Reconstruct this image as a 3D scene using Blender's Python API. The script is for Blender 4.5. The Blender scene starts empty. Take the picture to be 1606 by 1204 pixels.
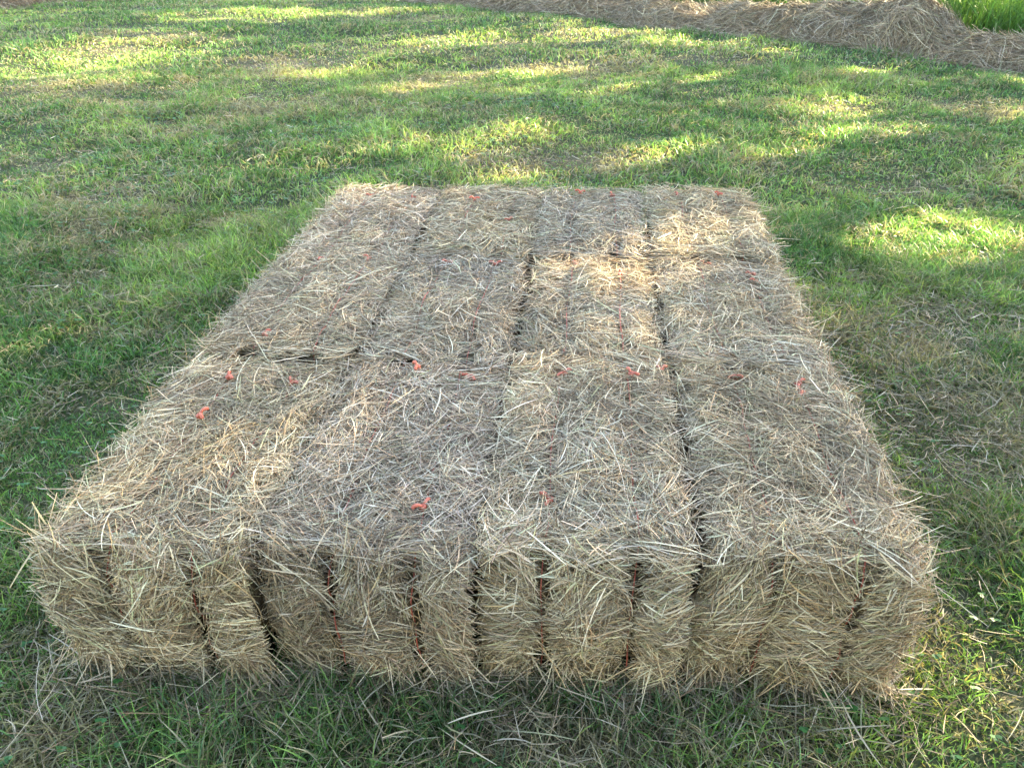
import bpy, math
import numpy as np
from mathutils import Vector

scene = bpy.context.scene
C = scene.collection
rng = np.random.default_rng(11)
R = math.radians

# ---------------------------------------------------------------- camera, sky, sun, exposure
PITCH = R(33.4); F = 1160.0; TOP = 0.40; CAMZ = TOP + 1.075
cam_d = bpy.data.cameras.new('camera'); cam = bpy.data.objects.new('camera', cam_d); C.objects.link(cam)
cam.location = (0, 0, CAMZ); cam.rotation_euler = (math.pi / 2 - PITCH, 0, 0)
cam_d.sensor_width = 36; cam_d.lens = F / 1606 * 36; cam_d.clip_start = 0.05; cam_d.clip_end = 2000
scene.camera = cam

SUN_AZ, SUN_EL = R(58), R(17)          # azimuth from +Y towards +X
world = bpy.data.worlds.new('World'); scene.world = world; world.use_nodes = True
wt = world.node_tree
sky = wt.nodes.new('ShaderNodeTexSky'); sky.sky_type = 'NISHITA'; sky.sun_disc = False
sky.sun_elevation = SUN_EL; sky.sun_rotation = SUN_AZ
bg = wt.nodes['Background']; bg.inputs['Strength'].default_value = 0.11
wb_ = wt.nodes.new('ShaderNodeVectorMath'); wb_.operation = 'MULTIPLY'; wb_.inputs[1].default_value = (1.08, 1.005, .935)   # white balance: sky light tinted warmer so the shade is less blue
wt.links.new(sky.outputs[0], wb_.inputs[0]); wt.links.new(wb_.outputs[0], bg.inputs['Color'])
S = np.array([math.sin(SUN_AZ) * math.cos(SUN_EL), math.cos(SUN_AZ) * math.cos(SUN_EL), math.sin(SUN_EL)])
sun_d = bpy.data.lights.new('sun', 'SUN'); sun_d.energy = 4.7; sun_d.angle = R(0.53); sun_d.color = (1.0, 0.86, 0.55)
sun = bpy.data.objects.new('sun', sun_d); C.objects.link(sun); sun.location = (15, 10, 12)
sun.rotation_euler = Vector(S).to_track_quat('Z', 'Y').to_euler()
scene.view_settings.view_transform = 'Standard'; scene.view_settings.look = 'None'
scene.view_settings.exposure = 4.1; scene.view_settings.gamma = 1.0
cy = scene.cycles
cy.max_bounces = 8; cy.diffuse_bounces = 5; cy.transmission_bounces = 4; cy.transparent_max_bounces = 4

# ---------------------------------------------------------------- helpers
def ground_pt(px, py, z=0.0):
    """the point of the place, at height z, that the photograph shows at this pixel"""
    px = np.asarray(px, float); py = np.asarray(py, float)
    a = (px - 803) / F; b = (py - 602) / F
    dy = math.cos(PITCH) - b * math.sin(PITCH); dz = -(math.sin(PITCH) + b * math.cos(PITCH))
    t = (z - CAMZ) / dz
    return np.stack([a * t, dy * t, np.full_like(t, z)], -1)

def hsh(i, j, s=0, k=0):
    n = (i * 374761393 + j * 668265263 + k * 2147483647 + s * 1274126177) & 0xffffffff
    n = ((n ^ (n >> 13)) * 1274126177) & 0xffffffff
    return ((n ^ (n >> 16)) & 0xffff) / 65535.0

def vnoise(x, y, s=0):
    xi = np.floor(x).astype(np.int64); yi = np.floor(y).astype(np.int64)
    u = x - xi; v = y - yi; u = u * u * (3 - 2 * u); v = v * v * (3 - 2 * v)
    return (hsh(xi, yi, s) * (1 - u) + hsh(xi + 1, yi, s) * u) * (1 - v) + (hsh(xi, yi + 1, s) * (1 - u) + hsh(xi + 1, yi + 1, s) * u) * v

def fbm(x, y, s=0, o=3):
    r = 0; a = 0.5; t = 0
    for k in range(o):
        r = r + a * vnoise(x, y, s + k * 7); t += a; a *= 0.5; x = x * 2.03 + 5.1; y = y * 2.03 - 3.7
    return r / t

def vnoise3(p, f, s=0):
    x, y, z = (p[..., 0] * f, p[..., 1] * f, p[..., 2] * f)
    i = np.floor(x).astype(np.int64); j = np.floor(y).astype(np.int64); k = np.floor(z).astype(np.int64)
    u, v, w = x - i, y - j, z - k
    u, v, w = (q * q * (3 - 2 * q) for q in (u, v, w))
    r = 0
    for a in (0, 1):
        for b in (0, 1):
            for c in (0, 1):
                r = r + hsh(i + a, j + b, s, k + c) * (u if a else 1 - u) * (v if b else 1 - v) * (w if c else 1 - w)
    return r

class MB:
    """collects vertices, quads/tris and colours; build() links ONE mesh object"""
    def __init__(s): s.v = []; s.f = []; s.c = []; s.m = []; s.n = 0
    def add(s, v, f, c, mi=0):
        v = np.asarray(v, np.float32).reshape(-1, 3); f = np.asarray(f, np.int64)
        c = np.asarray(c, np.float32)
        if c.ndim == 1: c = np.broadcast_to(c, (len(v), 3))
        s.v.append(v); s.f.append(f + s.n); s.c.append(c); s.m.append(np.full(len(f), mi, np.int32)); s.n += len(v)
    def build(s, name, mats, parent=None, smooth=True):
        me = bpy.data.meshes.new(name)
        v = np.concatenate(s.v)
        me.vertices.add(len(v)); me.vertices.foreach_set('co', v.ravel())
        tot = np.concatenate([np.full(len(f), f.shape[1], np.int32) for f in s.f])
        li = np.concatenate([f.ravel() for f in s.f]).astype(np.int32)
        st = np.concatenate([[0], np.cumsum(tot)[:-1]]).astype(np.int32)
        me.loops.add(len(li)); me.loops.foreach_set('vertex_index', li)
        me.polygons.add(len(tot)); me.polygons.foreach_set('loop_start', st)
        me.polygons.foreach_set('material_index', np.concatenate(s.m))
        me.polygons.foreach_set('use_smooth', np.full(len(tot), smooth))
        a = me.attributes.new('tint', 'FLOAT_COLOR', 'POINT')
        c = np.concatenate(s.c); a.data.foreach_set('color', np.concatenate([c, np.ones((len(c), 1), np.float32)], 1).ravel())
        for m in (mats if isinstance(mats, (list, tuple)) else [mats]): me.materials.append(m)
        me.update(calc_edges=True)
        o = bpy.data.objects.new(name, me); C.objects.link(o)
        if parent is not None: o.parent = parent
        return o

def norm(a): return a / np.maximum(np.linalg.norm(a, axis=-1, keepdims=True), 1e-9)

def strands(mb, P, rad, col, tri=True, taper=None, ref=None, mi=0):
    """P (n,k,3) centre lines -> three-sided stems or flat blades"""
    n, k, _ = P.shape
    T = np.empty_like(P); T[:, 1:-1] = P[:, 2:] - P[:, :-2]; T[:, 0] = P[:, 1] - P[:, 0]; T[:, -1] = P[:, -1] - P[:, -2]
    T = norm(T)
    if ref is None: ref = norm(rng.normal(size=(n, 3)))
    A = norm(np.cross(T, ref[:, None, :])); B = np.cross(T, A)
    w = np.broadcast_to(np.asarray(rad)[:, None], (n, k)) if taper is None else np.asarray(rad)[:, None] * taper
    if tri:
        rings = [P + w[..., None] * (math.cos(t) * A + math.sin(t) * B) for t in (0, 2.094, 4.189)]
    else:
        rings = [P - w[..., None] * A, P + w[..., None] * A]
    q = len(rings)
    V = np.stack(rings, 2).reshape(-1, 3)
    base = np.arange(n)[:, None] * (k * q) + np.arange(k - 1)[None, :] * q
    fs = []
    for a in range(3 if tri else 1):
        b = (a + 1) % q
        fs.append(np.stack([base + a, base + b, base + q + b, base + q + a], -1).reshape(-1, 4))
    if col.ndim == 2: cc = np.repeat(col, k * q, axis=0)
    else: cc = np.repeat(col.reshape(-1, 3), q, axis=0)
    mb.add(V, np.concatenate(fs), cc, mi)

def tube(mb, pts, rad, col, sides=7, caps=True):
    P = np.asarray(pts, float); k = len(P); rad = np.broadcast_to(rad, (k,))
    T = norm(np.gradient(P, axis=0)); up = np.array([0.13, 0.21, 0.97]) if abs(T[0, 2]) < .9 else np.array([1., .1, 0])
    A = norm(np.cross(T, up)); B = np.cross(T, A)
    th = np.arange(sides) * 2 * math.pi / sides
    V = P[:, None] + rad[:, None, None] * (np.cos(th)[None, :, None] * A[:, None] + np.sin(th)[None, :, None] * B[:, None])
    i = np.arange(k - 1)[:, None] * sides; j = np.arange(sides)[None]; jn = (j + 1) % sides
    mb.add(V, np.stack([i + j, i + jn, i + sides + jn, i + sides + j], -1).reshape(-1, 4), np.asarray(col))
    if caps:
        mb.add(V[0], np.arange(sides)[None, ::-1], np.asarray(col)); mb.add(V[-1], np.arange(sides)[None], np.asarray(col))

def tag(o, label=None, cat=None, group=None, kind=None):
    if label: o['label'] = label
    if cat: o['category'] = cat
    if group: o['group'] = group
    if kind: o['kind'] = kind
    return o

def empty(name, loc=(0, 0, 0), rz=0):
    o = bpy.data.objects.new(name, None); C.objects.link(o); o.location = loc; o.rotation_euler = (0, 0, rz); o.empty_display_size = .1
    return o

# ---------------------------------------------------------------- materials
def mat(name, rough=0.6, spec=0.3, trans=0.0, mottle=0.0, scale=40.0, bump=0.0, trans_tint=(1, 1, 1)):
    m = bpy.data.materials.new(name); m.use_nodes = True; t = m.node_tree; N = t.nodes; L = t.links
    b = N['Principled BSDF']; out = N['Material Output']
    b.inputs['Roughness'].default_value = rough; b.inputs['Specular IOR Level'].default_value = spec
    a = N.new('ShaderNodeAttribute'); a.attribute_name = 'tint'; src = a.outputs['Color']
    if mottle:
        tc = N.new('ShaderNodeTexCoord'); nz = N.new('ShaderNodeTexNoise'); nz.inputs['Scale'].default_value = scale; nz.inputs['Detail'].default_value = 5
        L.new(tc.outputs['Object'], nz.inputs['Vector'])
        mr = N.new('ShaderNodeMapRange'); mr.inputs['From Min'].default_value = .25; mr.inputs['From Max'].default_value = .75
        mr.inputs['To Min'].default_value = 1 - mottle; mr.inputs['To Max'].default_value = 1 + mottle
        L.new(nz.outputs['Fac'], mr.inputs['Value'])
        mx = N.new('ShaderNodeVectorMath'); mx.operation = 'SCALE'; L.new(src, mx.inputs[0]); L.new(mr.outputs[0], mx.inputs['Scale']); src = mx.outputs[0]
        if bump:
            bp = N.new('ShaderNodeBump'); bp.inputs['Strength'].default_value = bump; bp.inputs['Distance'].default_value = .01
            L.new(nz.outputs['Fac'], bp.inputs['Height']); L.new(bp.outputs[0], b.inputs['Normal'])
    L.new(src, b.inputs['Base Color'])
    if trans:
        tr = N.new('ShaderNodeBsdfTranslucent'); ms = N.new('ShaderNodeMixShader'); ms.inputs[0].default_value = trans
        tm = N.new('ShaderNodeVectorMath'); tm.operation = 'MULTIPLY'; tm.inputs[1].default_value = trans_tint
        L.new(src, tm.inputs[0]); L.new(tm.outputs[0], tr.inputs['Color'])
        L.new(b.outputs[0], ms.inputs[1]); L.new(tr.outputs[0], ms.inputs[2]); L.new(ms.outputs[0], out.inputs['Surface'])
    return m

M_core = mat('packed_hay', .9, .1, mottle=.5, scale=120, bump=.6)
M_straw = mat('hay_stems', .55, .35, trans=.12)
M_twine = mat('orange_twine', .5, .3, mottle=.2, scale=300)
M_grass = mat('grass_blades', .5, .35, trans=.42, trans_tint=(1.18, 1.2, .6))
M_soil = mat('turf_floor', .95, .1, mottle=.5, scale=60, bump=.5)
M_bark = mat('bark', .9, .2, mottle=.4, scale=12, bump=.8)
M_leaf = mat('tree_leaves', .5, .3, trans=.35, trans_tint=(1.3, 1.2, .5))

HAY = np.array([1.27, 1.22, 1.12]) * np.array([[.37, .30, .21], [.47, .40, .30], [.29, .22, .145], [.19, .135, .085], [.33, .315, .19], [.50, .435, .325], [.38, .265, .155], [.12, .085, .055]])
HAYW = np.array([.23, .17, .17, .14, .05, .07, .09, .08])
def hay_cols(n, w=HAYW, gain=1.0):
    c = HAY[rng.choice(len(HAY), n, p=w / w.sum())]
    return np.clip(c * rng.uniform(.62, 1.28, (n, 1)) * gain * (1 + rng.normal(0, .03, (n, 3))), .02, .85)

# ---------------------------------------------------------------- layout of the bales on the ground
FL, FR, BL, BR = (ground_pt(*p, TOP)[:2] for p in ((42, 858), (1464, 886), (542, 294), (1166, 301)))
def quad(u, v): return (FL * (1 - u) + FR * u) * (1 - v) + (BL * (1 - u) + BR * u) * v
CEN = quad(.5, .5)
AX = norm((quad(.5, 1) - quad(.5, 0))[None])[0]; AW = norm((quad(1, .5) - quad(0, .5))[None])[0]

def gz(x, y):
    h = (fbm(x * 1.3 + 3, y * 1.3, 21) - .5) * .10 + (fbm(x * .35, y * .35 + 9, 5) - .5) * .16
    d = np.stack([x - CEN[0], y - CEN[1]], -1)
    e = np.maximum(np.abs(d @ AW) - 1.0, np.abs(d @ AX) - 1.15)
    return h * np.clip(e / .9, 0, 1)

# ground sheet: fine near, coarse to the horizon
xs = np.concatenate([[-900, -300, -100, -50, -30, -22], np.linspace(-18, 18, 241), [22, 30, 50, 100, 300, 900]])
ys = np.concatenate([[-900, -300, -100, -30, -12, -5], np.linspace(-2, 24, 174), [28, 36, 60, 120, 400, 900]])
X, Y = np.meshgrid(xs, ys); Z = gz(X, Y)
nx, ny = len(xs), len(ys)
i = (np.arange(ny - 1)[:, None] * nx + np.arange(nx - 1)[None]).ravel()

DRY = [(860, 1180, 200, 25), (420, 1120, 60, 30), (430, 105, 55, 14), (690, 125, 80, 20), (470, 168, 90, 12), (640, 178, 130, 10), (90, 460, 60, 22), (60, 140, 50, 10), (190, 140, 40, 9), (1290, 172, 70, 14), (1450, 300, 160, 24),
       (1440, 545, 190, 70), (1560, 640, 70, 60), (1090, 170, 80, 10), (600, 235, 120, 10), (1540, 170, 80, 14), (860, 60, 160, 9), (150, 520, 60, 14), (350, 350, 50, 12), (900, 108, 100, 7),
       (1000, 60, 90, 6), (250, 60, 90, 6), (780, 262, 100, 10), (1240, 60, 120, 8), (120, 255, 70, 10), (1500, 490, 120, 20)]
def blob(x, y, lst, z=0.0):
    r = np.zeros_like(x)
    for px, py, rx, ry in lst:
        p = ground_pt(px, py, z); a = abs(ground_pt(px + rx, py, z)[0] - p[0]); b = abs(ground_pt(px, py - ry, z)[1] - ground_pt(px, py + ry, z)[1]) / 2
        r = np.maximum(r, np.exp(-((x - p[0]) / a) ** 2 - ((y - p[1]) / max(b, .05)) ** 2))
    return r
def dryness(x, y):
    n = fbm(x * .9, y * 1.2, 31, 4); m = fbm(x * 3.2, y * 3.2, 77, 2)
    return np.clip((n - .485) * 2.4 + (m - .5) * .9 + .95 * blob(x, y, DRY), 0, 1)

dr = dryness(X.ravel(), Y.ravel())[:, None]
sc = np.array([.036, .042, .018]) * (1 - dr) + np.array([.085, .07, .04]) * dr
mb = MB(); mb.add(np.stack([X, Y, Z], -1), np.stack([i, i + 1, i + 1 + nx, i + nx], -1), sc)
tag(mb.build('ground', M_soil), kind='structure')

# ---------------------------------------------------------------- hay bales
BW, BLN, BH = .472, .735, .405
_a = np.stack([np.ones(6), np.linspace(-.5, .5, 6), np.linspace(-.5, .5, 6) ** 2], 1); _pa = np.linalg.pinv(_a)
def arc(Q, lim=.28):
    """best-fitting shallow arc through each stem's six points"""
    c = np.einsum('ab,nbc->nac', _pa, Q); L = np.linalg.norm(c[:, 1], axis=-1); k = np.linalg.norm(c[:, 2], axis=-1)
    c[:, 2] *= np.minimum(1, lim * L / np.maximum(k, 1e-6))[:, None]
    return np.einsum('ab,nbc->nac', _a, c)
class Bale:
    def __init__(s, c, r, rnd):
        s.col, s.row = c, r
        u0, u1, v0, v1 = c / 4, (c + 1) / 4, r / 3, (r + 1) / 3
        s.c = quad((u0 + u1) / 2, (v0 + v1) / 2) + rnd.normal(0, .004, 2)
        ax = quad((u0 + u1) / 2, v1) - quad((u0 + u1) / 2, v0); aw = quad(u1, (v0 + v1) / 2) - quad(u0, (v0 + v1) / 2)
        s.hw = np.linalg.norm(aw) / 2 + (.001, -.005, -.006, -.003)[c] + .002 * rnd.normal(); s.hl = np.linalg.norm(ax) / 2 + .007
        s.rz = math.atan2(-ax[0], ax[1]) + rnd.normal(0, .008)
        s.h = BH + rnd.uniform(-.011, .011)
        s.s = np.array([-.155, .205]) * 0 + np.array([(-.17 + rnd.normal(0, .012)) * 2 * s.hw, (.23 + rnd.normal(0, .012)) * 2 * s.hw])
        s.seed = 100 + c * 10 + r * 57
        s.depth = rnd.uniform(.018, .03, 2)
        s.tone = rnd.uniform(.92, 1.08) * np.array([1, 1 + rnd.uniform(-.012, .012), 1 + rnd.uniform(-.04, .03)])
    def sdf(s, p):
        b = np.array([s.hw, s.hl, s.h / 2]); r = .07
        q = np.abs(p - np.array([0, 0, s.h / 2])) - b + r
        d = np.linalg.norm(np.maximum(q, 0), axis=-1) + np.minimum(q.max(-1), 0) - r
        g = 0
        e = np.clip((np.abs(p[..., 1]) - s.hl + .09) / .09, 0, 1)          # pinch deepest where the twine turns over the ends
        # rounded rolls between the twines: shallow along the top, deep on the ends
        x = p[..., 0]; bd = [-s.hw - .045, s.s[0], s.s[1], s.hw + .045]
        u = np.zeros_like(x)
        for q in range(3):
            m = (x >= bd[q]) & (x < bd[q + 1]); u = np.where(m, (x - (bd[q] + bd[q + 1]) / 2) / ((bd[q + 1] - bd[q]) / 2), u)
        roll = 1 - np.sqrt(np.maximum(1 - np.minimum(np.abs(u), 1) ** 2.1, 0))
        g = roll * (.028 + s.depth.mean() * 3.0 * e)
        low = np.clip(1 - p[..., 2] / .12, 0, 1) ** 1.5 * .032 - e * .026 * np.clip(1 - np.abs(p[..., 2] / s.h - .55) * 2, 0, 1)
        n = (vnoise3(p, 8, s.seed) - .5) * .036 + (vnoise3(p, 21, s.seed + 3) - .5) * .026
        mid = np.clip((p[..., 2] - .3) / .1, 0, 1) * .024 * np.clip((np.abs(p[..., 1]) - s.hl * .6) / (s.hl * .4), 0, 1) ** 1.5  # tops sag to the ends
        return d + g + n + low + mid
    def proj(s, p, off, w=1.0, it=2):
        e = .004
        for _ in range(it):
            d = s.sdf(p)
            g = np.stack([s.sdf(p + np.array(v)) - d for v in ((e, 0, 0), (0, e, 0), (0, 0, e))], -1)
            p = p - norm(g) * ((d - off) * w)[..., None]
        return p, norm(g)

KNOTS = [(335, 595), (450, 600), (598, 575), (712, 588), (840, 588), (962, 578), (1120, 593), (1243, 605),
         (490, 410), (577, 412), (685, 412), (757, 415), (886, 412), (965, 433), (1078, 413), (1172, 430),
         (560, 309), (640, 312), (730, 318), (785, 349), (897, 305), (962, 311), (1055, 311), (1130, 316)]
TAILS = [(292, 655), (325, 616), (648, 797), (836, 788), (846, 662), (1240, 618), (968, 600), (1175, 440), (412, 528)]
TAILPX = ground_pt(*np.array(TAILS, float).T, TOP)[:, :2]; KNOTPX = ground_pt(*np.array(KNOTS, float).T, TOP)[:, :2]

def bale_fringe(mb, B, n):
    """stems hanging off the foot of the front end, some of them in tufts"""
    tx = rng.uniform(-.9, .9, 3) * B.hw; pick = rng.integers(0, 3, n)
    x = np.where(rng.random(n) < .6, tx[pick] + rng.normal(0, .022, n), rng.uniform(-1, 1, n) * B.hw)
    z = rng.uniform(.03, .17, n); p, _ = B.proj(np.stack([x, np.full(n, -B.hl), z], -1), rng.uniform(-.02, .015, n), 1, 2)
    dx = rng.normal(0, .55, n) + np.sin(tx[pick] * 40) * .5; L = rng.uniform(.06, .19, n); t = np.linspace(-.15, 1, 6)
    d = norm(np.stack([dx, -rng.uniform(.0, .3, n), -np.ones(n) * .9], -1))
    P = p[:, None] + d[:, None] * (t[None, :, None] * L[:, None, None]); P[..., 1] -= (t ** 2)[None] * rng.uniform(0, .03, n)[:, None]
    P[..., 2] = np.maximum(P[..., 2], .004 + rng.uniform(0, .03, n)[:, None])
    c = hay_cols(n); fl = rng.random(n) < .4; r = rng.uniform(.6, 1.4, n) * .0009
    strands(mb, P[~fl], r[~fl], c[~fl], True, mi=1); strands(mb, P[fl], r[fl] * 1.4, c[fl], False, taper=np.array([.6, .9, 1, 1, .8, .25])[None], mi=1)

def bale_spikes(mb, B, n):
    """long stiff stems standing out of the block's outer long side"""
    sg = -1 if B.col == 0 else 1
    p = np.stack([np.full(n, sg * B.hw), rng.uniform(-1, 1, n) * B.hl, B.h - rng.beta(1, 2.2, n) * .2], -1); p, _ = B.proj(p, np.full(n, -.02), 1, 2)
    d = norm(np.stack([sg * rng.uniform(.5, 1, n), rng.normal(.15, .55, n), rng.normal(.22, .4, n)], -1)); L = rng.gamma(4, .016, n) + .02; t = np.linspace(0, 1, 6)
    P = p[:, None] + d[:, None] * (t[None, :, None] * L[:, None, None]); P[..., 2] -= (t ** 2)[None] * rng.uniform(0, .02, n)[:, None]
    strands(mb, P, rng.uniform(.6, 1.4, n) * .00085, hay_cols(n), True, taper=np.array([1, 1, 1, .9, .8, .5])[None], mi=1)

def bale_straws(mb, B, face, n, rad, length):
    hw, hl, h = B.hw, B.hl, B.h
    u = rng.uniform(-1, 1, n); v = rng.uniform(-1, 1, n); z = np.zeros(n)
    k = 6
    if face == 'top':
        p = np.stack([u * hw, v * hl, np.full(n, h)], -1); e1 = np.array([1., 0, 0]); e2 = np.array([0, 1., 0])
        cl = vnoise3(p, 11, B.seed + 9)
        ang = (cl - .5) * 9 + rng.normal(0, .75, n)
        near = np.exp(-np.minimum(np.abs(p[:, 1] + hl), np.abs(p[:, 1] - hl)) / .05)
        ang = ang * (1 - .7 * near) + near * rng.normal(0, .45, n)     # folded ends: stems lie across
    elif face in ('front', 'back'):
        sg = -1 if face == 'front' else 1
        zz = (v * .5 + .5) * h
        p = np.stack([u * hw, np.full(n, sg * hl), zz], -1); e1 = np.array([1., 0, 0]); e2 = np.array([0, 0, 1.])
        if face == 'front':
            ed = rng.random(n) < .2; q_ = rng.random(n); gx = B.s[rng.integers(0, 2, n)] + rng.normal(0, .035, n)
            p[ed, 0] = np.where(rng.random(n) < .5, gx, p[:, 0])[ed]; p[ed, 1] = (-hl + .075 * q_)[ed]; p[ed, 2] = (h - .075 * (1 - q_))[ed]
        dx = p[:, 0][:, None] - B.s[None]; kx = np.abs(dx).argmin(1); d0 = dx[np.arange(n), kx]
        pull = np.exp(-np.abs(d0) / .06)
        hz = (zz / h - .45) * 1.5
        ang = np.sign(d0) * pull * np.clip(-hz * 1.3, -1.1, .9) * -1 + (vnoise3(p, 11, B.seed + 5) - .5) * 3.6 + rng.normal(0, .42, n)
        st = rng.random(n) < .16
        ang = np.where(st, rng.uniform(-1.5, 1.5, n), ang)
    else:
        sg = -1 if face == 'left' else 1
        p = np.stack([np.full(n, sg * hw), u * hl, (v * .5 + .5) * h], -1); e1 = np.array([0, 1., 0]); e2 = np.array([0, 0, 1.])
        ang = rng.uniform(-1.6, 1.6, n)
    gap = np.abs(p[:, 0][:, None] - B.s[None]).min(1)
    keep = ~((gap < .017) & (rng.random(n) < .74) & (p[:, 2] < .9 * h)) if face == 'front' else ~((gap < .008) & (rng.random(n) < .45))
    p, ang = p[keep], ang[keep]; n = len(p)
    L = np.clip(rng.gamma(4, .25, n), .3, 2.2) * length * np.where(rng.random(n) < .22, .32, 1)
    d = np.cos(ang)[:, None] * e1 + np.sin(ang)[:, None] * e2
    nrm = np.cross(e1, e2)
    side = np.cross(nrm, d)
    t = np.linspace(-.5, .5, k)
    curv = rng.normal(0, .085, n) * L
    lay = rng.beta(1.3, 1.9, n) * (.052 if face != 'front' else .036) - (.026 if face != 'front' else .022)
    P = p[:, None] + d[:, None] * (t[None, :, None] * L[:, None, None]) + side[:, None] * ((t ** 2 * 4)[None, :, None] * curv[:, None, None])
    if face in ('front', 'top', 'back'):
        px_ = P[..., 0]
        bd = np.array([-B.hw - (.03 if B.col == 0 else (0, .006, -.001, -.001)[B.col]), B.s[0], B.s[1], B.hw + (.03 if B.col == 3 else (.006, -.001, -.001, 0)[B.col])])
        roll = np.clip(np.searchsorted(bd, p[:, 0]) - 1, 0, 2)
        wide = face == 'top'
        lo = np.where(wide & (rng.random(n) < .45), bd[0], bd[roll]) + .003; hi = np.where(wide & (rng.random(n) < .45), bd[3], bd[roll + 1]) - .003
        a_, b_ = px_.min(1), px_.max(1); f_ = np.minimum(1, (hi - lo) / np.maximum(b_ - a_, 1e-5)); m_ = (a_ + b_) / 2; hw_ = (b_ - a_) / 2 * f_
        m2 = np.clip(m_, lo + hw_, hi - hw_)
        hold = rng.random(n) < (.93 if not wide else np.where(vnoise(p[:, 1] * 9, p[:, 2] * 9, B.seed + 31) > .58, .7, .15))
        P[..., 0] = np.where(hold[:, None], (px_ - m_[:, None]) * f_[:, None] + m2[:, None], px_)
    if face == 'top':
        keepy = (rng.random(n) < np.where(vnoise(p[:, 0] * 9, p[:, 1] * 0, B.seed + 37) > .6, .7, .2))[:, None]
        lo = -B.hl - (.04 if B.row == 0 else -.004); hi = B.hl + (.03 if B.row == 2 else -.004)
        P[..., 1] = np.where(keepy, np.clip(P[..., 1], lo, hi), P[..., 1])
    lift = np.where(rng.random(n) < .22, rng.uniform(0, .035, n), rng.uniform(0, .008, n))
    sgn = np.where(rng.random(n) < .5, 1, -1)
    off = lay[:, None] + lift[:, None] * np.clip(t[None] * sgn[:, None] + .5, 0, 1) ** 2
    w = np.where(rng.random(n) < .16, rng.uniform(.05, .4, n), 1.0)      # a few stiff stems stay straight and stick out past the edges
    w = w[:, None] * np.ones(k)[None]
    Q, G = B.proj(P, off, 1.0)
    Q = P * (1 - w[..., None]) + Q * w[..., None]
    stiff = w[:, 0] < 1
    Q[stiff] += (G[stiff, k // 2] * rng.uniform(.0, .02, stiff.sum())[:, None])[:, None]
    # smooth the run of each stem so that it bends rather than kinks
    Q = arc(Q)
    Q[..., 2] = np.maximum(Q[..., 2], -.005)
    r = rng.uniform(.55, 1.45, n) * rad
    pt = vnoise(p[:, 0] * 7 + B.seed, p[:, 1] * 7 + p[:, 2] * 7, 5) - .5; pg = vnoise(p[:, 0] * 3.3, p[:, 1] * 3.3 + p[:, 2] * 3, B.seed) - .5
    c = hay_cols(n) * (1 + .46 * pt[:, None]) * (1 + pg[:, None] * np.array([.10, .05, -.07])) * B.tone
    c = np.clip(c, .02, .85); flat = rng.random(n) < .45
    gn = norm(G[:, k // 2] + rng.normal(0, .55, (n, 3)))
    strands(mb, Q[~flat], r[~flat] * .8, c[~flat], True, mi=1)
    strands(mb, Q[flat], r[flat] * 1.35, c[flat], False, ref=gn[flat], taper=np.array([.5, .9, 1, 1, .8, .25])[None], mi=1)

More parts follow.
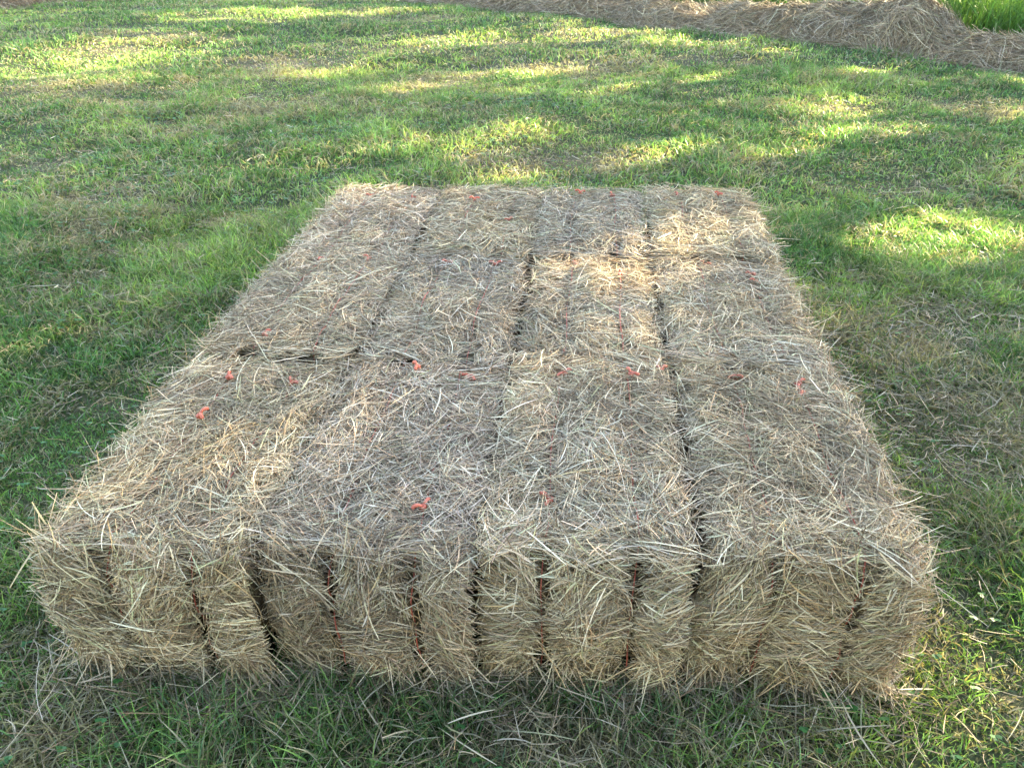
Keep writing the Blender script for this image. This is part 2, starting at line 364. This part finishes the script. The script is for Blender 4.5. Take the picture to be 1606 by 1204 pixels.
NAMES_ROW = ['front row', 'middle row', 'back row']
bales = []
LAB = {}
cols_txt = ['outer left', 'second from left', 'third from left', 'outer right']
rnd = np.random.default_rng(5)
for r in range(3):
    for c in range(4):
        B = Bale(c, r, rnd)
        root = empty('hay_bale', (B.c[0], B.c[1], 0.0), B.rz); B.root = root
        side_txt = [', left end', ', second from left', ', second from right', ', right end'][c]
        look = [['with a tuft sweeping out at its foot', 'with hay hanging loose at its foot', 'bulging forward beside a dark gap', 'with long stems sticking out on the right'],
                ['with a flat ragged top', 'with a dark tufty hollow at its near end', 'with a sunlit golden top', 'with bristling outer edge'],
                ['with a sunlit near edge', 'with a dark seam at its near end', 'beside a dark open seam', 'with a golden near edge']][r][c]
        root['label'] = f'hay bale {look}, {["front", "middle", "back"][r]} row{side_txt}'
        root['category'] = 'hay bale'; root['group'] = 'hay bales laid out in three rows of four'
        mb = MB()
        # packed core: a fine box pulled onto the bale's outline
        ax = [np.linspace(-1, 1, m) for m in (27, 41, 21)]
        cen = np.array([0, 0, B.h / 2]); hb = np.array([B.hw, B.hl, B.h / 2]) * .93
        for d in range(3):
            a, b = [q for q in range(3) if q != d]
            A_, B_ = np.meshgrid(ax[a], ax[b], indexing='ij')
            for sg in (-1, 1):
                V = np.zeros(A_.shape + (3,)); V[..., a] = A_; V[..., b] = B_; V[..., d] = sg
                V = V.reshape(-1, 3) * hb + cen
                V, _ = B.proj(V, np.full(len(V), -.026), 1.0, 3)
                na, nb = A_.shape; ii = (np.arange(na - 1)[:, None] * nb + np.arange(nb - 1)[None]).ravel()
                f = np.stack([ii, ii + nb, ii + nb + 1, ii + 1], -1)
                mb.add(V, f if (sg > 0) == (d != 1) else f[:, ::-1], np.array([.16, .115, .07]), 0)  # core coloured darker than its stems, to deepen the shade in the gaps
        rad = [.00072, .00072, .00086][r]; ln = [.088, .08, .08][r]
        bale_straws(mb, B, 'top', [25000, 23500, 19000][r], rad, ln)
        if r == 0: bale_straws(mb, B, 'front', 14500, .0009, .105)
        if r == 0: bale_fringe(mb, B, 190)
        if r == 2: bale_straws(mb, B, 'back', 1800, rad, .11)
        if c in (0, 3): bale_spikes(mb, B, (170, 0, 0, 330)[c] + (60, -40, 30)[r])
        if c == 0: bale_straws(mb, B, 'left', 3500, rad * 1.1, .10)
        if c == 3: bale_straws(mb, B, 'right', 3500, rad * 1.1, .10)
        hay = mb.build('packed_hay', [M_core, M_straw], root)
        # two twines over the top and down both ends, each with its knot
        ca, sa = math.cos(B.rz), math.sin(B.rz)
        for q in range(2):
            x0 = B.s[q]
            th = np.linspace(0, 1, 61)
            path = []
            per = [(-B.hl, .04), (-B.hl, B.h), (B.hl, B.h), (B.hl, .04)]
            seg = np.array([B.h, 2 * B.hl, B.h]); cs = np.concatenate([[0], np.cumsum(seg)]) / seg.sum()
            yy = np.interp(th, cs, [a for a, _ in per]); zz = np.interp(th, cs, [b for _, b in per])
            pp = np.stack([x0 + .004 * np.sin(th * 23 + q), yy, zz], -1)
            pp, _ = B.proj(pp, np.where(zz > B.h * .97, .025, .007), 1, 3)
            pp[:, 0] = x0 + .004 * np.sin(th * 23 + q)
            pp[1:-1] = .5 * pp[1:-1] + .25 * (pp[:-2] + pp[2:])
            mt = MB(); tc_ = np.array([.33, .08, .05]) * rnd.uniform(.8, 1.15)
            tube(mt, pp, .0016, tc_, 6)
            tw = mt.build('twine', M_twine, root)
            kp = KNOTPX[r * 8 + c * 2 + q] - B.c
            ky = float(np.clip(-sa * kp[0] + ca * kp[1], -B.hl + .05, B.hl - .02))
            def knot(y, big):
                o, _ = B.proj(np.array([[x0, y, B.h]]), np.array([.032]), 1, 3); o = o[0]
                mk = MB(); col = np.array([.42, .105, .06]) * rnd.uniform(.85, 1.1)
                a0 = rnd.uniform(0, 6.28)
                # overhand lump: a small closed coil
                s_ = np.linspace(0, 4 * math.pi, 22)
                tube(mk, np.stack([o[0] + .0055 * np.cos(s_) , o[1] + .0055 * np.sin(s_), o[2] + .0035 * np.cos(s_ * .5)], -1), .0036, col, 6)
                for j in range(2):
                    a = a0 + j * rnd.uniform(1.6, 2.8); L = rnd.uniform(.022, .038) * big
                    s2 = np.linspace(0, 1, 6)
                    tube(mk, np.stack([o[0] + math.cos(a) * L * s2, o[1] + math.sin(a) * L * s2, o[2] + .012 * np.sin(s2 * 2.6) * rnd.uniform(.3, 1)], -1), np.linspace(.0034, .0046, 6), col, 6)
                return mk.build('knot', M_twine, tw)
            knot(ky, [.72, .7, .65][r])
            # a cut tail lying further along a few of the twines
            for tp in TAILPX:
                l = tp - B.c; lx = ca * l[0] + sa * l[1]; ly = -sa * l[0] + ca * l[1]
                if abs(lx - x0) < .10 and abs(ly) < B.hl * .97 and abs(ly - ky) > .02:
                    knot(ly, .72); break
        bales.append(B)

# ---------------------------------------------------------------- windrows of loose hay
def windrow(name, p0, p1, half, hfun, n, label, seed):
    p0 = np.array(p0, float); p1 = np.array(p1, float); Lw = np.linalg.norm(p1 - p0); a = (p1 - p0) / Lw; b = np.array([a[1], -a[0]])
    if b @ p0 > 0: b = -b            # b points at the near side
    def surf(s, q):                  # s along (m), q across -1..1
        wob = (fbm(s * .8, s * 0, seed) - .5) * .35
        w = half * (1 + .25 * (fbm(s * .7 + 40, s * 0, seed) - .5))
        h = hfun(s) * np.clip(1 - np.abs(q) ** 3.2, 0, 1) ** .75
        xy = p0 + a * s[..., None] + b * (q * w + wob)[..., None]
        z = h * (1 + .75 * (fbm(s * 2.6, q * 2 + 7, seed + 2) - .5) + .6 * (vnoise(s * 7, q * 4, seed + 4) - .5)) + gz(xy[..., 0], xy[..., 1])
        return np.concatenate([xy, z[..., None]], -1)
    ns, nq = int(Lw * 9), 33
    Sg, Qg = np.meshgrid(np.linspace(0, Lw, ns), np.linspace(-1, 1, nq), indexing='ij')
    V = surf(Sg, Qg); V[..., 2] -= .03
    ii = (np.arange(ns - 1)[:, None] * nq + np.arange(nq - 1)[None]).ravel()
    mb = MB(); mb.add(V, np.stack([ii, ii + 1, ii + 1 + nq, ii + nq], -1), np.array([.15, .11, .07]), 0)
    s0 = rng.uniform(0, Lw, n); q0 = np.clip(rng.normal(.25, .5, n), -1.12, 1.12)
    ang = rng.normal(0, .8, n) + (vnoise(s0 * 5, q0 * 4, seed + 8) - .5) * 5 + 1.2
    L = rng.uniform(.12, .42, n); t = np.linspace(-.5, .5, 6)
    ss = s0[:, None] + np.cos(ang)[:, None] * L[:, None] * t; qq = q0[:, None] + np.sin(ang)[:, None] * L[:, None] * t / half + rng.normal(0, .10, n)[:, None] * t ** 2 * 4
    P = surf(ss, np.clip(qq, -1.25, 1.25))
    lift = rng.beta(1, 2.5, n) * .07
    P[..., 2] += (lift - .015)[:, None] + np.where(rng.random(n) < .25, rng.uniform(0, .12, n), 0)[:, None] * np.clip(t + .5, 0, 1)[None] ** 2
    P = arc(P, .6)
    r = rng.uniform(.0012, .0026, n)
    c = hay_cols(n, np.array([.22, .10, .22, .20, .05, .04, .08, .12]), .72)
    fl = rng.random(n) < .5
    strands(mb, P[fl], r[fl] * 1.3, c[fl], False, taper=np.array([.5, .9, 1, 1, .8, .3])[None], mi=1)
    strands(mb, P[~fl], r[~fl], c[~fl], True, mi=1)
    o = mb.build(name, [M_core, M_straw]); tag(o, label, 'windrow', 'windrows of raked hay')
    return p0, a, b, surf

wa = ground_pt(1606, 112)[:2]; wb = ground_pt(668, 4)[:2]
wd = (wb - wa) / np.linalg.norm(wb - wa); wn = np.array([wd[1], -wd[0]]); wn = wn if wn @ wa > 0 else -wn   # away from the camera
HALF = .70
w0 = wa - wd * 3.0 + wn * HALF; w1 = wb + wd * 9.0 + wn * HALF
def ridge_at(px, py):
    """place along the ridge and height there, from where its skyline is seen"""
    g1, g2 = ground_pt(px, py, .2), ground_pt(px, py, .4); d = (g2 - g1)
    A = np.array([[d[0], -wd[0]], [d[1], -wd[1]]]); k = np.linalg.solve(A, w0 - g1[:2])
    return k[1], .2 + k[0] * .2
SKY = sorted(ridge_at(*q) for q in ((1606, 41), (1555, 36), (1503, 30), (1478, 17), (1448, 2), (1418, -2), (1393, 7), (1373, 13), (1333, 9), (1303, 9), (1228, 10), (1193, 6), (1150, 1), (1080, -4)))
SK_S = np.array([q[0] for q in SKY]); SK_H = np.array([q[1] for q in SKY])
pk = ridge_at(1425, 0)[0]
def hright(s): return np.maximum(np.interp(s, SK_S, SK_H) - .12, .10) + .05 * (fbm(s * 1.6, s * 0 + 3, 61) - .5)
windrow('windrow', w0, w1, HALF, hright, 120000, 'long ridge of loose dry hay running across the top right of the mown field', 300)
la = ground_pt(95, 2)[:2]; lb = ground_pt(0, 10)[:2]
ld = norm((lb - la)[None])[0]
windrow('windrow', la + np.array([.6, .95]), lb + ld * 6 + np.array([0, .7]), .6, lambda s: .33 + .1 * (fbm(s * .9, s * 0, 91) - .5), 16000, 'short far ridge of hay in the top left corner beyond the lawn', 340)

# ---------------------------------------------------------------- grass, clover, litter
def inside_bales(x, y, m=.0):
    d = np.stack([x - CEN[0], y - CEN[1]], -1)
    # the four corners widen towards neither end: test against the block's own quadrilateral
    poly = [FL, FR, BR, BL]; r = np.ones(len(x), bool)
    for k in range(4):
        a, b = poly[k], poly[(k + 1) % 4]
        e = b - a; nrm = np.array([-e[1], e[0]]) / np.linalg.norm(e)
        r &= ((np.stack([x, y], -1) - a) @ nrm) > m
    return r
def in_windrow(x, y):
    d = np.stack([x, y], -1) - wa; q = d @ wn
    return (q > .12)

def scatter(n, y0, y1, slack=1.25):
    """even over the ground between two distances, over the width the view takes in and some more"""
    y = np.sqrt(rng.uniform(y0 ** 2, y1 ** 2, n)); hwid = (.74 * (y + .5) + .25) * slack
    return rng.uniform(-1, 1, n) * hwid, y

def blades(mb, x, y, ln, wd, col, lean, k=4):
    n = len(x); z = gz(x, y) - .004
    a = rng.uniform(0, 2 * math.pi, n)
    t = np.linspace(0, 1, k)
    dirv = np.stack([np.cos(a), np.sin(a)], -1)
    hor = (lean * ln)[:, None] * t[None] ** 1.7
    ver = ln[:, None] * t[None] * np.sqrt(np.maximum(1 - (lean[:, None] * .8) ** 2 * t[None] ** 1.2, .06))
    P = np.concatenate([np.stack([x, y], -1)[:, None] + dirv[:, None] * hor[..., None], (z[:, None] + ver)[..., None]], -1)
    ref = norm(np.stack([np.cos(a + rng.normal(0, .8, n)), np.sin(a + rng.normal(0, .8, n)), rng.normal(0, .5, n)], -1))
    tp = np.interp(t, [0, .35, 1], [.75, 1, .12])
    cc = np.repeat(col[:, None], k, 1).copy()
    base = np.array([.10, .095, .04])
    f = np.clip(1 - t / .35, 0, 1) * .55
    cc = cc * (1 - f[None, :, None]) + base * f[None, :, None]      # blade colour darkened at the foot for contrast
    strands(mb, P, wd, cc, False, taper=tp[None], ref=ref)

GREEN = np.array([[.055, .155, .030], [.075, .195, .042], [.040, .112, .028], [.105, .215, .048], [.070, .165, .060], [.160, .250, .075], [.095, .200, .085]])
DRYC = np.array([[.31, .26, .165], [.22, .18, .11], [.38, .33, .225], [.19, .165, .095], [.28, .27, .15]])
mb = MB()
for n, y0, y1, w, hmin, hmax in ((125000, .62, 2.0, .0017, .03, .085), (195000, 2.0, 4.0, .0022, .028, .085), (170000, 4.0, 8.0, .0034, .03, .085), (190000, 8.0, 17.0, .0055, .035, .09)):
    x, y = scatter(n, y0, y1)
    ok = ~inside_bales(x, y, .02) & ~in_windrow(x, y); x, y = x[ok], y[ok]; n = len(x)
    d = dryness(x, y)
    tuft = fbm(x * 2.2, y * 2.2, 55, 3); tone = fbm(x * 1.3 + 8, y * 1.7, 88, 4)
    hgt = np.interp(tuft, [.25, .5, .78], [.35, .78, 1.45]) * rng.uniform(hmin, hmax, n) * np.where(d > .5, .88, 1)
    isd = rng.random(n) < .17 + .30 * (vnoise(x * 7, y * 9, 71) > .60) + .60 * d
    fine = vnoise(x * 14, y * 14, 66)
    g = (GREEN[rng.integers(0, len(GREEN), n)] * .92 + np.array([.036, .028, .010])) * np.interp(fine, [.15, .85], [.62, 1.38])[:, None] * rng.uniform(.6, 1.4, (n, 1)) * np.interp(tone, [.3, .7], [.75, 1.35])[:, None]
    g[:, 0] *= np.interp(tone, [.3, .7], [.85, 1.2])
    c = np.where(isd[:, None], DRYC[rng.integers(0, len(DRYC), n)] * rng.uniform(.7, 1.15, (n, 1)), g)
    lean = np.clip(rng.normal(.70, .32, n), .05, 1.15); lean = np.where(isd, np.clip(lean + .25, 0, 1.15), lean)
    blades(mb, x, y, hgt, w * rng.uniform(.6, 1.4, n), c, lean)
tag(mb.build('grass', M_grass), 'short mown meadow grass, patchy green and straw coloured', 'grass', kind='stuff')

# unmown grass standing behind the long windrow
n = 90000
s = rng.uniform(-4, 16, n); q = 1.55 + rng.gamma(1.3, 2.2, n)
xy = wa + wd * s[:, None] + wn * q[:, None]
mb = MB(); tone = fbm(xy[:, 0] * 1.1, xy[:, 1] * 1.1, 45)
c = np.array([.10, .19, .035]) * rng.uniform(.7, 1.35, (n, 1)) * np.interp(tone, [.3, .7], [.8, 1.2])[:, None] * (1 + rng.normal(0, .06, (n, 3)))
blades(mb, xy[:, 0], xy[:, 1], rng.uniform(.30, .75, n), rng.uniform(.003, .007, n), np.clip(c, .01, .6), np.clip(rng.normal(.4, .25, n), .05, 1), 5)
tag(mb.build('tall_grass', M_grass), 'tall unmown bright green grass behind the hay ridge', 'grass', kind='stuff')

# clover and other broad leaves low in the turf
mb = MB(); n = 6000
x, y = scatter(n, .66, 6.5, 1.1); ok = ~inside_bales(x, y, -.02) & (vnoise(x * 3.3, y * 3.3, 12) > .52); x, y = x[ok], y[ok]; n = len(x)
z = gz(x, y) + rng.uniform(.02, .055, n)
for j in range(3):
    a = rng.uniform(0, .5, n) + j * 2.094 + rng.uniform(0, 6.28, 1); r_ = rng.uniform(.005, .010, n) * np.interp(y, [2, 6], [1, 1.7])
    d = np.stack([np.cos(a), np.sin(a), rng.uniform(-.1, .35, n)], -1); sd = np.stack([-np.sin(a), np.cos(a), rng.normal(0, .12, n)], -1)
    o = np.stack([x, y, z], -1)
    ring = [o, o + r_[:, None] * (.7 * d + .55 * sd), o + r_[:, None] * (1.5 * d + .5 * sd), o + r_[:, None] * (1.5 * d - .5 * sd), o + r_[:, None] * (.7 * d - .55 * sd)]
    V = np.stack(ring, 1).reshape(-1, 3)
    mb.add(V, np.arange(n)[:, None] * 5 + np.arange(5)[None], np.repeat(np.array([.05, .14, .035]) * rng.uniform(.7, 1.3, (n, 1)), 5, 0))
tag(mb.build('clover_leaves', M_grass), 'small three-lobed clover leaves among the near grass', 'clover', kind='stuff')

# loose cut stems lying on the turf
mb = MB()
def litter(x, y, L, rad, hi=.06, steep=.12):
    n = len(x); a = rng.uniform(0, 6.28, n); t = np.linspace(-.5, .5, 5)
    z0 = rng.beta(1.3, 1.6, n) * hi; sl = rng.normal(0, steep, n); cv = rng.normal(0, .06, n) * L
    d = np.stack([np.cos(a), np.sin(a)], -1); sd = np.stack([-np.sin(a), np.cos(a)], -1)
    xy = np.stack([x, y], -1)[:, None] + d[:, None] * (t[None, :, None] * L[:, None, None]) + sd[:, None] * ((t ** 2 * 4)[None, :, None] * cv[:, None, None])
    z = gz(xy[..., 0], xy[..., 1]) + np.maximum(z0[:, None] + sl[:, None] * L[:, None] * t[None], .004)
    P = np.concatenate([xy, z[..., None]], -1)
    c = hay_cols(n, gain=.68); fl = rng.random(n) < .5
    strands(mb, P[fl], rad[fl] * 1.3, c[fl], False, taper=np.array([.5, 1, 1, .8, .25])[None], ref=norm(rng.normal(0, .5, (fl.sum(), 3)) + np.array([0, 0, 1.])))
    strands(mb, P[~fl], rad[~fl] * .85, c[~fl], True)
# everywhere, thicker on the dry patches
for n, y0, y1, rw in ((7000, .62, 2.2, .0008), (13000, 2.2, 5, .0011), (20000, 5, 16, .0019)):
    x, y = scatter(n, y0, y1); ok = ~inside_bales(x, y, .03) & ~in_windrow(x, y) & (rng.random(n) < .22 + .9 * dryness(x, y)); x, y = x[ok], y[ok]
    litter(x, y, rng.uniform(.025, .10, len(x)), rng.uniform(.6, 1.4, len(x)) * rw)
# fallen round the foot of the block
for a, b, n, sp in ((FL, FR, 800, .09), (FL, BL, 700, .06), (FR, BR, 500, .06), (BL, BR, 400, .06)):
    e = b - a; nrm = np.array([e[1], -e[0]]) / np.linalg.norm(e); nrm = nrm if (a + b - 2 * CEN) @ nrm > 0 else -nrm
    u = rng.uniform(-.03, 1.03, n); o = np.abs(rng.normal(0, sp, n)) - .03
    p = a + e * u[:, None] + nrm * o[:, None]
    litter(p[:, 0], p[:, 1], rng.uniform(.04, .19, n), rng.uniform(.6, 1.5, n) * .0010, .06, .45)
for px, py, n, sp in ((345, 1110, 220, .045), (60, 1030, 30, .06), (990, 1080, 60, .05), (1400, 1070, 70, .06), (700, 1070, 60, .06), (1510, 470, 300, .3), (1440, 560, 2600, .40), (1560, 630, 900, .3)):
    g = ground_pt(px, py)[:2]
    litter(g[0] + rng.normal(0, sp, n), g[1] + rng.normal(0, sp, n), rng.uniform(.03, .11, n), rng.uniform(.6, 1.5, n) * .0009, .05, .3)
tag(mb.build('hay_litter', M_straw), 'loose pale hay stems fallen on the mown grass', 'loose hay', kind='stuff')

# ---------------------------------------------------------------- trees along the field's edge, towards the sun
# chosen sun patches: crowns are thinned along the sun's rays to cast these
LIT = [(60, 90, 170, 42), (210, 70, 170, 30), (360, 27, 170, 14), (600, 20, 130, 8), (700, 62, 110, 13), (885, 60, 60, 10), (815, 108, 110, 9), (330, 255, 60, 9), (480, 250, 130, 15),
       (690, 238, 90, 20), (1000, 238, 110, 9), (790, 215, 60, 6), (770, 277, 90, 7), (1290, 165, 80, 14), (1270, 205, 70, 9), (1310, 108, 90, 8), (1580, 122, 40, 8), (1060, 70, 110, 9),
       (1000, 50, 60, 6), (1460, 368, 85, 24), (40, 287, 50, 8), (25, 548, 30, 8), (1490, 1055, 60, 30), (1570, 165, 40, 10), (1100, 125, 60, 6), (930, 150, 60, 6), (120, 130, 70, 6),
       (500, 110, 80, 6), (1180, 240, 60, 6), (1420, 200, 60, 7), (620, 130, 60, 5)]
LIT_TOP = [(905, 445, 80, 48), (545, 362, 95, 16), (1080, 378, 110, 13), (870, 530, 60, 25), (600, 600, 110, 16), (1080, 590, 90, 22), (430, 700, 20, 4), (1250, 740, 60, 28), (260, 565, 50, 12), (1110, 330, 60, 7)]
SPOT = []
for lst, z in ((LIT, .04), (LIT_TOP, TOP)):
    for k_, (px, py, rx, ry) in enumerate(lst):
        p = ground_pt(px, py, z); a = abs(ground_pt(px + rx, py, z)[0] - p[0]); b = abs(ground_pt(px, py - ry, z)[1] - ground_pt(px, py + ry, z)[1]) / 2
        thin = .10 + .12 * hsh(k_, 3) if z < .1 else (.10, .38, .38, .42, .55, .50, .82, .6, .65, .45)[k_]   # share of the leaves left in that gap
        SPOT.append((p, a * (1 if k_ == 19 else .72 if k_ < 3 or z > .1 else .6), b * (1 if k_ == 19 else .72 if k_ < 3 or z > .1 else .6), thin if k_ != 19 else .02))
pf = ground_pt(130, 835, TOP - .03); SPOT.append((pf, .06, .02, .6))
tp = wa + wd * (pk - 3.0) + wn * .7; SPOT.append((np.array([tp[0], tp[1], .5]), .5, .25, .2))
for s_, q_ in ((0, 3.2), (2, 3.0), (4, 3.4), (6, 4), (1, 5.5), (5, 6)):
    g = wa + wd * s_ + wn * q_; SPOT.append((np.array([g[0], g[1], .45]), 1.3, 1.0, .1))

SH = np.array([math.sin(SUN_AZ), math.cos(SUN_AZ)]); TH = np.array([-SH[1], SH[0]])
trng = np.random.default_rng(3)
TREE_LABELS = ['leafy field-edge tree nearest the bales, outside the picture', 'broad leafy tree beyond the right end of the windrow, outside the picture', 'leafy tree behind the unmown grass, outside the picture',
               'tall leafy tree behind the windrow, outside the picture', 'leafy tree past the middle of the windrow, outside the picture', 'leafy tree at the far end of the windrow, outside the picture']
for k in range(6):
    t0 = -4.0 + k * 4.8 + trng.normal(0, .3); s0 = 19.5 + trng.normal(0, .5)
    b0 = SH * s0 + TH * t0; H = 10.5 + trng.uniform(-.8, 1.2)
    root = empty('field_tree', (b0[0], b0[1], float(gz(np.array([b0[0]]), np.array([b0[1]]))[0]) - .05))
    tag(root, TREE_LABELS[k], 'tree', 'trees along the field edge')
    mt = MB(); hh = np.linspace(0, H * .85, 12)
    ctr = np.stack([.25 * np.sin(hh * .5 + k), .2 * np.cos(hh * .43 + k), hh], -1); ctr -= np.array([ctr[0, 0], ctr[0, 1], 0])
    tube(mt, ctr, np.interp(hh, [0, .5, H], [.30, .22, .04]), np.array([.12, .095, .07]), 10)
    for j in range(16):
        zb = trng.uniform(1.5, H * .75); a = trng.uniform(0, 6.28); Lb = (2.6 - .12 * zb) * trng.uniform(.7, 1.1); u = np.linspace(0, 1, 6)
        c0 = np.array([np.interp(zb, hh, ctr[:, q]) for q in range(3)])
        tube(mt, c0 + np.stack([np.cos(a) * Lb * u, np.sin(a) * Lb * u, Lb * .45 * u ** 1.4], -1), np.linspace(.07, .012, 6), np.array([.12, .095, .07]), 6)
    mt.build('trunk', M_bark, root)
    n = 58000
    # leaves in clumps through the crown's volume
    nc = 420
    cp = trng.normal(size=(nc, 3)); cp = norm(cp) * (trng.random((nc, 1)) ** (1 / 2.4))
    cp = cp * np.array([3.1, 3.1, H * .5]) + np.array([0, 0, H * .5 + .7])
    L = cp[trng.integers(0, nc, n)] + trng.normal(0, .42, (n, 3))
    L = L[L[:, 2] > .5]
    Wd = L + np.array([b0[0], b0[1], 0])
    keep = np.ones(len(L), bool)
    for p, a, b, thin in SPOT:
        Q = Wd - S * ((Wd[:, 2] - p[2]) / S[2])[:, None]
        D = (Q - p)[:, :2]; ds = D @ SH; dt = D @ TH
        ds = np.sign(ds) * np.maximum(np.abs(ds) - .20, 0); dt = np.sign(dt) * np.maximum(np.abs(dt) - .10, 0)
        D = ds[:, None] * SH + dt[:, None] * TH
        keep &= ((D[:, 0] / a) ** 2 + (D[:, 1] / b) ** 2 > 1) | (trng.random(len(L)) < thin)
    L = L[keep]; n = len(L)
    d = norm(trng.normal(size=(n, 3))); e = norm(np.cross(d, trng.normal(size=(n, 3)))); l = trng.uniform(.045, .07, n)[:, None]; w = l * .6
    V = np.stack([L - d * l, L + e * w, L + d * l, L - e * w], 1).reshape(-1, 3)
    mc = MB(); mc.add(V, np.arange(n)[:, None] * 4 + np.arange(4)[None], np.repeat(np.array([.07, .12, .03]) * trng.uniform(.6, 1.4, (n, 1)), 4, 0))
    mc.build('crown', M_leaf, root, smooth=False)

# unseen trees added behind the camera to shade the near bale ends
back_labels = ['added unseen shade tree behind the camera, on the left', 'added unseen shade tree straight behind the camera', 'added unseen shade tree behind the camera, on the right']
for k, (bx_, by_) in enumerate(((-7.5, -6.5), (-.5, -7.5), (6.0, -7.0))):
    root = empty('added_shade_tree', (bx_, by_, -.05)); tag(root, back_labels[k], 'tree', 'added unseen trees behind the camera')
    if k == 0:
        mt = MB(); H = 8.0; hh = np.linspace(0, H * .85, 10); ctr = np.stack([.2 * np.sin(hh * .6), .15 * np.sin(hh * .5), hh], -1)
        tube(mt, ctr, np.interp(hh, [0, .5, H], [.24, .18, .04]), np.array([.12, .095, .07]), 10)
        for j in range(14):
            zb = trng.uniform(.8, H * .75); a = trng.uniform(0, 6.28); Lb = 2.8 * trng.uniform(.7, 1.1); u = np.linspace(0, 1, 6); c0 = np.array([np.interp(zb, hh, ctr[:, q]) for q in range(3)])
            tube(mt, c0 + np.stack([np.cos(a) * Lb * u, np.sin(a) * Lb * u, Lb * .4 * u ** 1.4], -1), np.linspace(.06, .012, 6), np.array([.12, .095, .07]), 6)
        t_ob = mt.build('trunk', M_bark, root)
        n = 26000; cp = norm(trng.normal(size=(300, 3))) * (trng.random((300, 1)) ** .45) * np.array([3.6, 2.6, H * .5]) + np.array([0, 0, H * .5 + .4])
        L = cp[trng.integers(0, 300, n)] + trng.normal(0, .4, (n, 3)); L = L[L[:, 2] > .15]; n = len(L)
        d = norm(trng.normal(size=(n, 3))); e = norm(np.cross(d, trng.normal(size=(n, 3)))); l = trng.uniform(.06, .10, n)[:, None]; w = l * .6
        mc = MB(); mc.add(np.stack([L - d * l, L + e * w, L + d * l, L - e * w], 1).reshape(-1, 3), np.arange(n)[:, None] * 4 + np.arange(4)[None], np.repeat(np.array([.06, .11, .03]) * trng.uniform(.6, 1.4, (n, 1)), 4, 0))
        c_ob = mc.build('crown', M_leaf, root, smooth=False)
    else:
        for src in (t_ob, c_ob):
            o = src.copy(); C.objects.link(o); o.parent = root
        root.rotation_euler.z = k * 2.1
